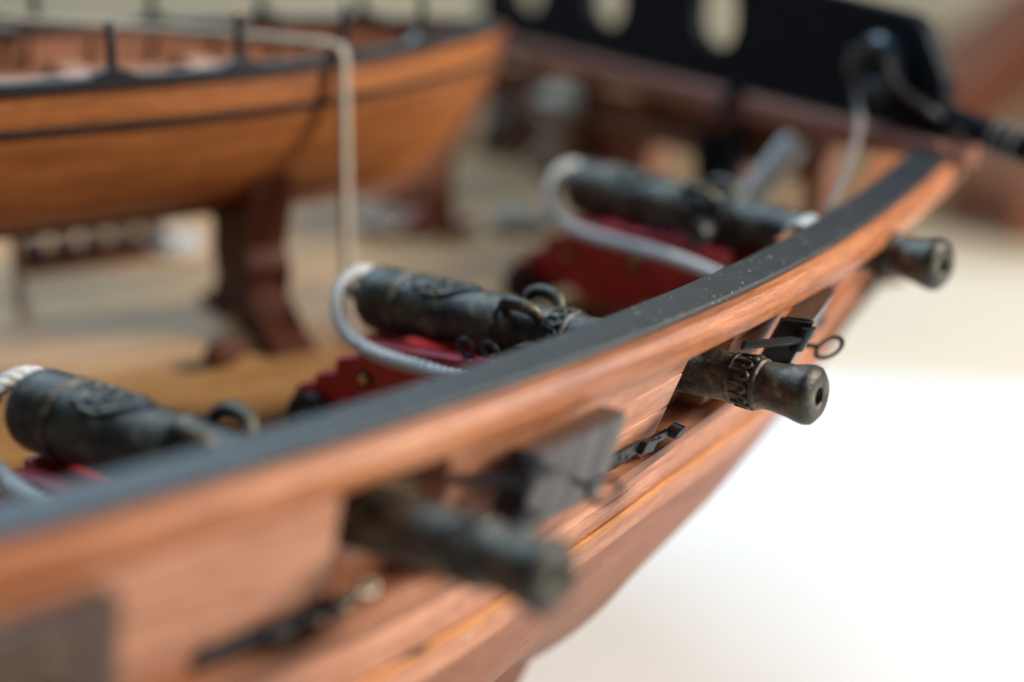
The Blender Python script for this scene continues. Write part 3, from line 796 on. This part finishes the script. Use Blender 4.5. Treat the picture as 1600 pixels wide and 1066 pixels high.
# bitts on the far deck
fb = Vector((-12.5, 212.0)); zd = deckz(fb.x, fb.y)
bt = thing('mast_bitts', 'red-brown wooden bitts standing on the deck beyond the bow of the boat', 'bitts', (fb.x, fb.y, zd), math.atan2(cn.y, cn.x))
for x in (-5.5, 5.5):
    mb = MB(); mb.prism([(x-1.5, 0), (x+1.5, 0), (x+1.5, 11), (x+1.1, 12.2), (x-1.1, 12.2), (x-1.5, 11)], -1.5, 1.5); mb.build('post', 'inner', bt, bevel=.2)
    mb = MB(); mb.prism([(-1.5, 0), (-6.5, 0), (-6.0, 1.6), (-3.2, 3.4), (-1.5, 6.5)], -.8, .8); mb.v = [(x+q[1], q[0], q[2]) for q in mb.v]; mb.build('knee', 'beam', bt, bevel=.15)
mb = MB(); mb.box((0, -2.4, 7.4), (17, 1.8, 2.4)); mb.build('crosspiece', 'beam', bt, bevel=.25)
mb = MB(); mb.box((0, 0, .6), (16, 9, 1.2)); mb.build('base', 'beam', bt, bevel=.2)
# ------------------------------------------------------------------ gear about the bow
# ring-shaped block on the board with its two ropes
c = bowp(10.5, -2.2, ZB+6.6)
blk = thing('rigging_block', 'round black rigging block hung on the face of the black board', 'pulley block', tuple(c))
yv = Vector((cu.x, cu.y, 0)); xv = Vector((bdir.x, bdir.y, 0))
mb = MB(); rows = []
for k in range(29):
    q = 2*math.pi*k/28; d = xv*math.cos(q)+Vector((0, 0, 1))*math.sin(q)
    rows.append([d*(2.5+1.25*math.cos(w))+yv*(1.2*math.sin(w)) for w in [2*math.pi*j/12 for j in range(12)]])
mb.grid(rows, list(range(29)), list(range(13)), True); mb.build('shell', 'blockiron', blk)
mb = MB(); mb.tube([yv*-.2, yv*2.0], .8, 12); mb.tube([xv*-1.6, xv*1.6], .5, 8); mb.build('eyebolt', 'iron', blk)
cleat_p = hull(near_s((28, 140)), -5.2, -38.0)
mb = MB()
ls = [c-xv*1.4+Vector((0, 0, -2.2))-yv*1.2, c-xv*3.2-yv*1.6+Vector((0, 0, -.5)), c-xv*3.0-yv*1.7+Vector((0, 0, 1.8)), c-xv*.6-yv*1.7+Vector((0, 0, 3.3))]
pth = smooth_path([c+xv*2.6-yv*1.6+Vector((0, 0, 2.0)), c+xv*3.4-yv*1.4+Vector((0, 0, -.4)), c+xv*1.6-yv*1.4+Vector((0, 0, -3.2)), c.lerp(cleat_p, .4)+Vector((0, 0, -1)), cleat_p+Vector((0, 0, 1.2))], 8)
twisted(mb, pth, .42, 1.9); o = mb.build('fall_rope', 'greyrope', None, tuple(cleat_p), 0, tuple(cleat_p)); tag(o, 'grey rope running from the round block down to the rail cleat', 'rope')
e2 = bowp(-1.2, -.2, ZB+1.0)
mb = MB(); twisted(mb, smooth_path([c-xv*2.6-yv*.9+Vector((0, 0, 1.4)), c-xv*3.9-yv*1.0+Vector((0, 0, -1.0)), c.lerp(e2, .6)-yv*.6, e2], 8), .42, 1.9)
o = mb.build('guy_rope', 'greyrope', None, tuple(e2), 0, tuple(e2)); tag(o, 'grey rope running from the round block to the rail corner', 'rope')
# cleat with white rope turns inside the bulwark
sc_ = near_s((28, 140)); fr = hull_frame(sc_, -5.2-ob(sc_)-flare(sc_)*2.7, -37.3); fr = (*fr[:3], Vector((0, 0, 1)))
cl = thing('cleat', 'small orange timber cleat inside the rail wrapped with white rope', 'cleat', tuple(fr[0]))
mb = MB(); mb.box((-2.4, -1.0, 1.6), (6.4, 1.5, 1.7)); local_mesh(fr, mb).build('timber', 'rail', cl, tuple(fr[0]), .2)
for k in range(5):
    mb = MB(); x = -1.6+.78*k
    mb.tube([(x+.1*math.sin(q), -1.0+1.15*math.cos(q), 1.65+1.25*math.sin(q)) for q in [2*math.pi*j/16 for j in range(17)]], .42, 7, False); local_mesh(fr, mb).build('rope_turn', 'rope', cl, tuple(fr[0]))
# cathead spar going out over the corner
p0 = bowp(-.3, .8, ZB+1.55); p1 = p0+Vector((26, -22, -8))
sp_ = thing('cathead_spar', 'black spar projecting outboard from the rail corner with grey rope lashing', 'spar', tuple(p0))
mb = MB(); mb.tube([p0-(p1-p0).normalized()*2-p0, p0.lerp(p1, .3)-p0, p1-p0], [1.5, 1.6, 1.3], 14); mb.build('spar', 'navy', sp_)
for k in range(3):
    q0 = p0.lerp(p1, .10+.035*k)-p0; d = (p1-p0).normalized(); a = d.cross(Vector((0, 0, 1))).normalized(); b_ = d.cross(a)
    mb = MB(); mb.tube([q0+(a*math.cos(q)+b_*math.sin(q))*1.75 for q in [2*math.pi*j/16 for j in range(17)]], .3, 7, False); mb.build('lashing_turn', 'darkrope', sp_)
# bucket hanging from the beam
bp = bowp(36.0, -5.0, ZB-11.6)
bk = thing('bucket', 'black bucket hanging by a dark strap from the bow beam', 'bucket', tuple(bp))
mb = MB(); mb.lathe([(0, .01), (0, 2.9), (.3, 3.1), (6.0, 3.5), (6.5, 3.55), (6.5, 3.1), (.8, 2.7), (.8, .01)], 24, ((0, 0, 0), (0, 0, 1), (1, 0, 0), (0, 1, 0))); mb.build('pail', 'navy', bk)
mb = MB(); mb.tube(smooth_path([-xv*2.9+Vector((0, 0, 6.0)), -xv*1.8+Vector((0, 0, 8.6)), Vector((0, 0, 9.4)), xv*1.8+Vector((0, 0, 8.6)), xv*2.9+Vector((0, 0, 6.0))], 5), .35, 7); mb.build('handle', 'iron', bk)
mb = MB(); mb.tube([Vector((0, 0, 9.3)), yv*.6+Vector((0, 0, 10.8)), yv*1.2+Vector((0, 0, 12.0)), yv*3+Vector((0, 0, 12.3))], .8, 8); mb.build('strap', 'navy', bk)
# canvas roll leaning at the bulkhead
q0 = bowp(24.5, -15.0, 0); q0.z = deckz(q0.x, q0.y)+1.5; q1 = bowp(21.5, -4.4, ZB-3.2)
mb = MB(); d = (q1-q0)
mb.tube([q0, q0+d*.04, q0+d*.5, q0+d*.96, q1], [1.4, 1.8, 1.9, 1.8, 1.4], 14)
o = mb.build('canvas_roll', 'cloth', None, tuple(q0), 0, tuple(q0)); tag(o, 'pale grey canvas roll leaning against the bow bulkhead', 'canvas roll')
# coils of rope hung on the bulkhead
def coil(b, z, rx, rz_, tilt, label, mat='rope'):
    cc = bowp(b, -3.4, z); t = thing('rope_coil', label, 'rope coil', tuple(cc), 0, 'coils hung on the bow bulkhead')
    for k in range(6):
        mb = MB(); f = 1-.13*(k % 3)+.05*math.sin(k*2.3); dy = -.55*k; jx = .5*math.sin(k*1.7); jz = .6*math.cos(k*2.9)
        mb.tube([xv*(rx*f*math.cos(q)+tilt*math.sin(q)+jx)+Vector((0, 0, rz_*f*math.sin(q)+jz))+yv*(dy+.15*math.sin(3*q+k)) for q in [2*math.pi*j/26 for j in range(27)]], .5, 7, False)
        mb.build('rope_turn', mat, t)
    return t
coil(79.5, -38.2, 5.0, 2.0, 0, 'white rope coil hung above the bulkhead rail', 'thread')
coil(80.5, -46.5, 2.6, 4.6, -3.2, 'long slanting white rope coil hanging below the bulkhead rail', 'thread')
coil(99.0, -46.0, 2.2, 4.4, -2.0, 'greyish rope coil hanging beside the stem of the boat', 'greyrope')
# small dark block on the deck
p = Vector((-31, 157, 0)); p.z = deckz(p.x, p.y)
t = thing('deck_block', 'small dark wooden pulley block lying on the deck planks', 'pulley block', tuple(p), R(50))
mb = MB(); mb.ball((0, 0, 1.5), 1.5, 14, 10, (1.8, 1.0, 1.0)); mb.build('shell', 'walnut', t)
mb = MB(); mb.tube([(0, -1.6, 1.6), (0, 1.6, 1.6)], .5, 10); mb.build('sheave_pin', 'black', t)
mb = MB(); twisted(mb, smooth_path([(2.4, 0, 1.4), (4.5, .6, .7), (8, -.6, .5), (12, .8, .5)], 6), .4, 1.5); mb.build('tail_rope', 'walnut', t)

# ------------------------------------------------------------------ table, paper, wall and things standing behind
mb = MB(); mb.prism([(-900, -400), (1100, -400), (1100, 760), (-900, 760)], TABLE-20, TABLE-.4, 'xy'); o = mb.build('table_top', 'table', None, (0, 0, TABLE), 0, (0, 0, TABLE)); tag(o, None, None, None, 'structure')
mb = MB(); rows = []
for i in range(2): pass
mb.prism([(-420, -300), (640, -300), (520, 222), (-420, 412)], TABLE-.3, TABLE, 'xy'); o = mb.build('paper_sheet', 'paper', None, (0, 0, TABLE), 0, (0, 0, TABLE)); tag(o, 'large white paper sheet spread on the table under the ship', 'paper')
mb = MB(); mb.box((100, 780, 260), (2400, 20, 800)); o = mb.build('wall', 'wall', None, (0, 0, TABLE), 0, (0, 0, TABLE)); tag(o, None, None, None, 'structure')

mb = MB(); mb.prism([(60, 290), (560, 205), (640, 325), (40, 415)], TABLE-.38, TABLE-.18, 'xy'); o = mb.build('cream_fade_strip', 'cream', None, (0, 0, TABLE), 0, (0, 0, TABLE)); tag(o, 'cream strip added on the table to soften the edge of the white paper', 'cloth')  # added strip: steps the bright paper edge down softly
mb = MB(); mb.prism([(70, 345), (600, 262), (660, 372), (40, 455)], TABLE-.39, TABLE-.24, 'xy'); o = mb.build('tan_fade_strip', 'tan', None, (0, 0, TABLE), 0, (0, 0, TABLE)); tag(o, 'tan strip added on the table to carry the fade from cream to brown', 'cloth')  # added strip: next step of the fade into the table tone
# leaning timber and an offcut behind the bow
base = Vector((150, 560, TABLE)); top = Vector((262, 640, -30)); d = top-base
t = thing('timber_brace', 'dark red-brown timber leaning on its post behind the ship', 'timber', tuple(base))
mb = MB(); w = Vector((0, 0, 1)).cross(d).normalized()*16; h = d.cross(w).normalized()*11
mb.grid([[p-base+a for a in (-w-h, w-h, w+h, -w+h)] for p in (base+Vector((0, 0, 13)), top)], [0, 140], [0, 30, 52, 82, 104], True, False)
mb.v = [tuple(q) for q in mb.v]; mb.cap(mb.v[0:4]); mb.cap(mb.v[4:8], True); mb.build('leaning_bar', 'frame', t, (0, 0, 0), 1.5)
mb = MB(); pc = top-base; mb.box((pc.x, pc.y+6, (pc.z-8)/2), (22, 22, pc.z-8)); mb.build('post', 'frame', t, (0, 0, 0), 1.5)
mb = MB(); mb.box((0, 0, 9), (70, 34, 18), R(24)); o = mb.build('wood_offcut', 'frame', None, (0, 0, 0), 1.2, (168, 452, TABLE-.4)); tag(o, 'small dark wooden offcut lying on the table beyond the paper', 'wood block')

# gear lying on the far deck
def flaked(x, y, r, mat, label):
    z = deckz(x, y); t = thing('deck_coil', label, 'rope coil', (x, y, z), 0, 'rope coils laid on the deck')
    for k in range(4):
        mb = MB(); rr = r-.9*(k % 3); zz = .6+.9*(k//2)
        mb.tube([(rr*math.cos(q)+.2*math.sin(2*q+k), rr*math.sin(q), zz+.15*math.sin(3*q+k)) for q in [2*math.pi*j/24 for j in range(25)]], .55, 7, False); mb.build('rope_turn', mat, t)
flaked(-17, 208, 4.2, 'thread', 'cream rope coil lying flat on the deck behind the lashing rope')
flaked(1, 205, 3.6, 'thread', 'cream rope coil lying flat on the deck before the bow bulkhead')
flaked(-47, 205, 3.8, 'rope', 'white rope coil lying flat on the deck under the boat')
x, y = -56, 200; t = thing('shot_rack', 'dark rack of round black shot on the deck under the boat', 'shot rack', (x, y, deckz(x, y)), HEAD)
mb = MB(); mb.box((0, 0, 1.2), (20, 4.4, 2.4)); mb.build('rack', 'walnut', t, bevel=.25)
for k in range(5):
    mb = MB(); mb.ball((-8+4*k, 0, 3.1), 1.6, 14, 10); mb.build('shot', 'iron', t)
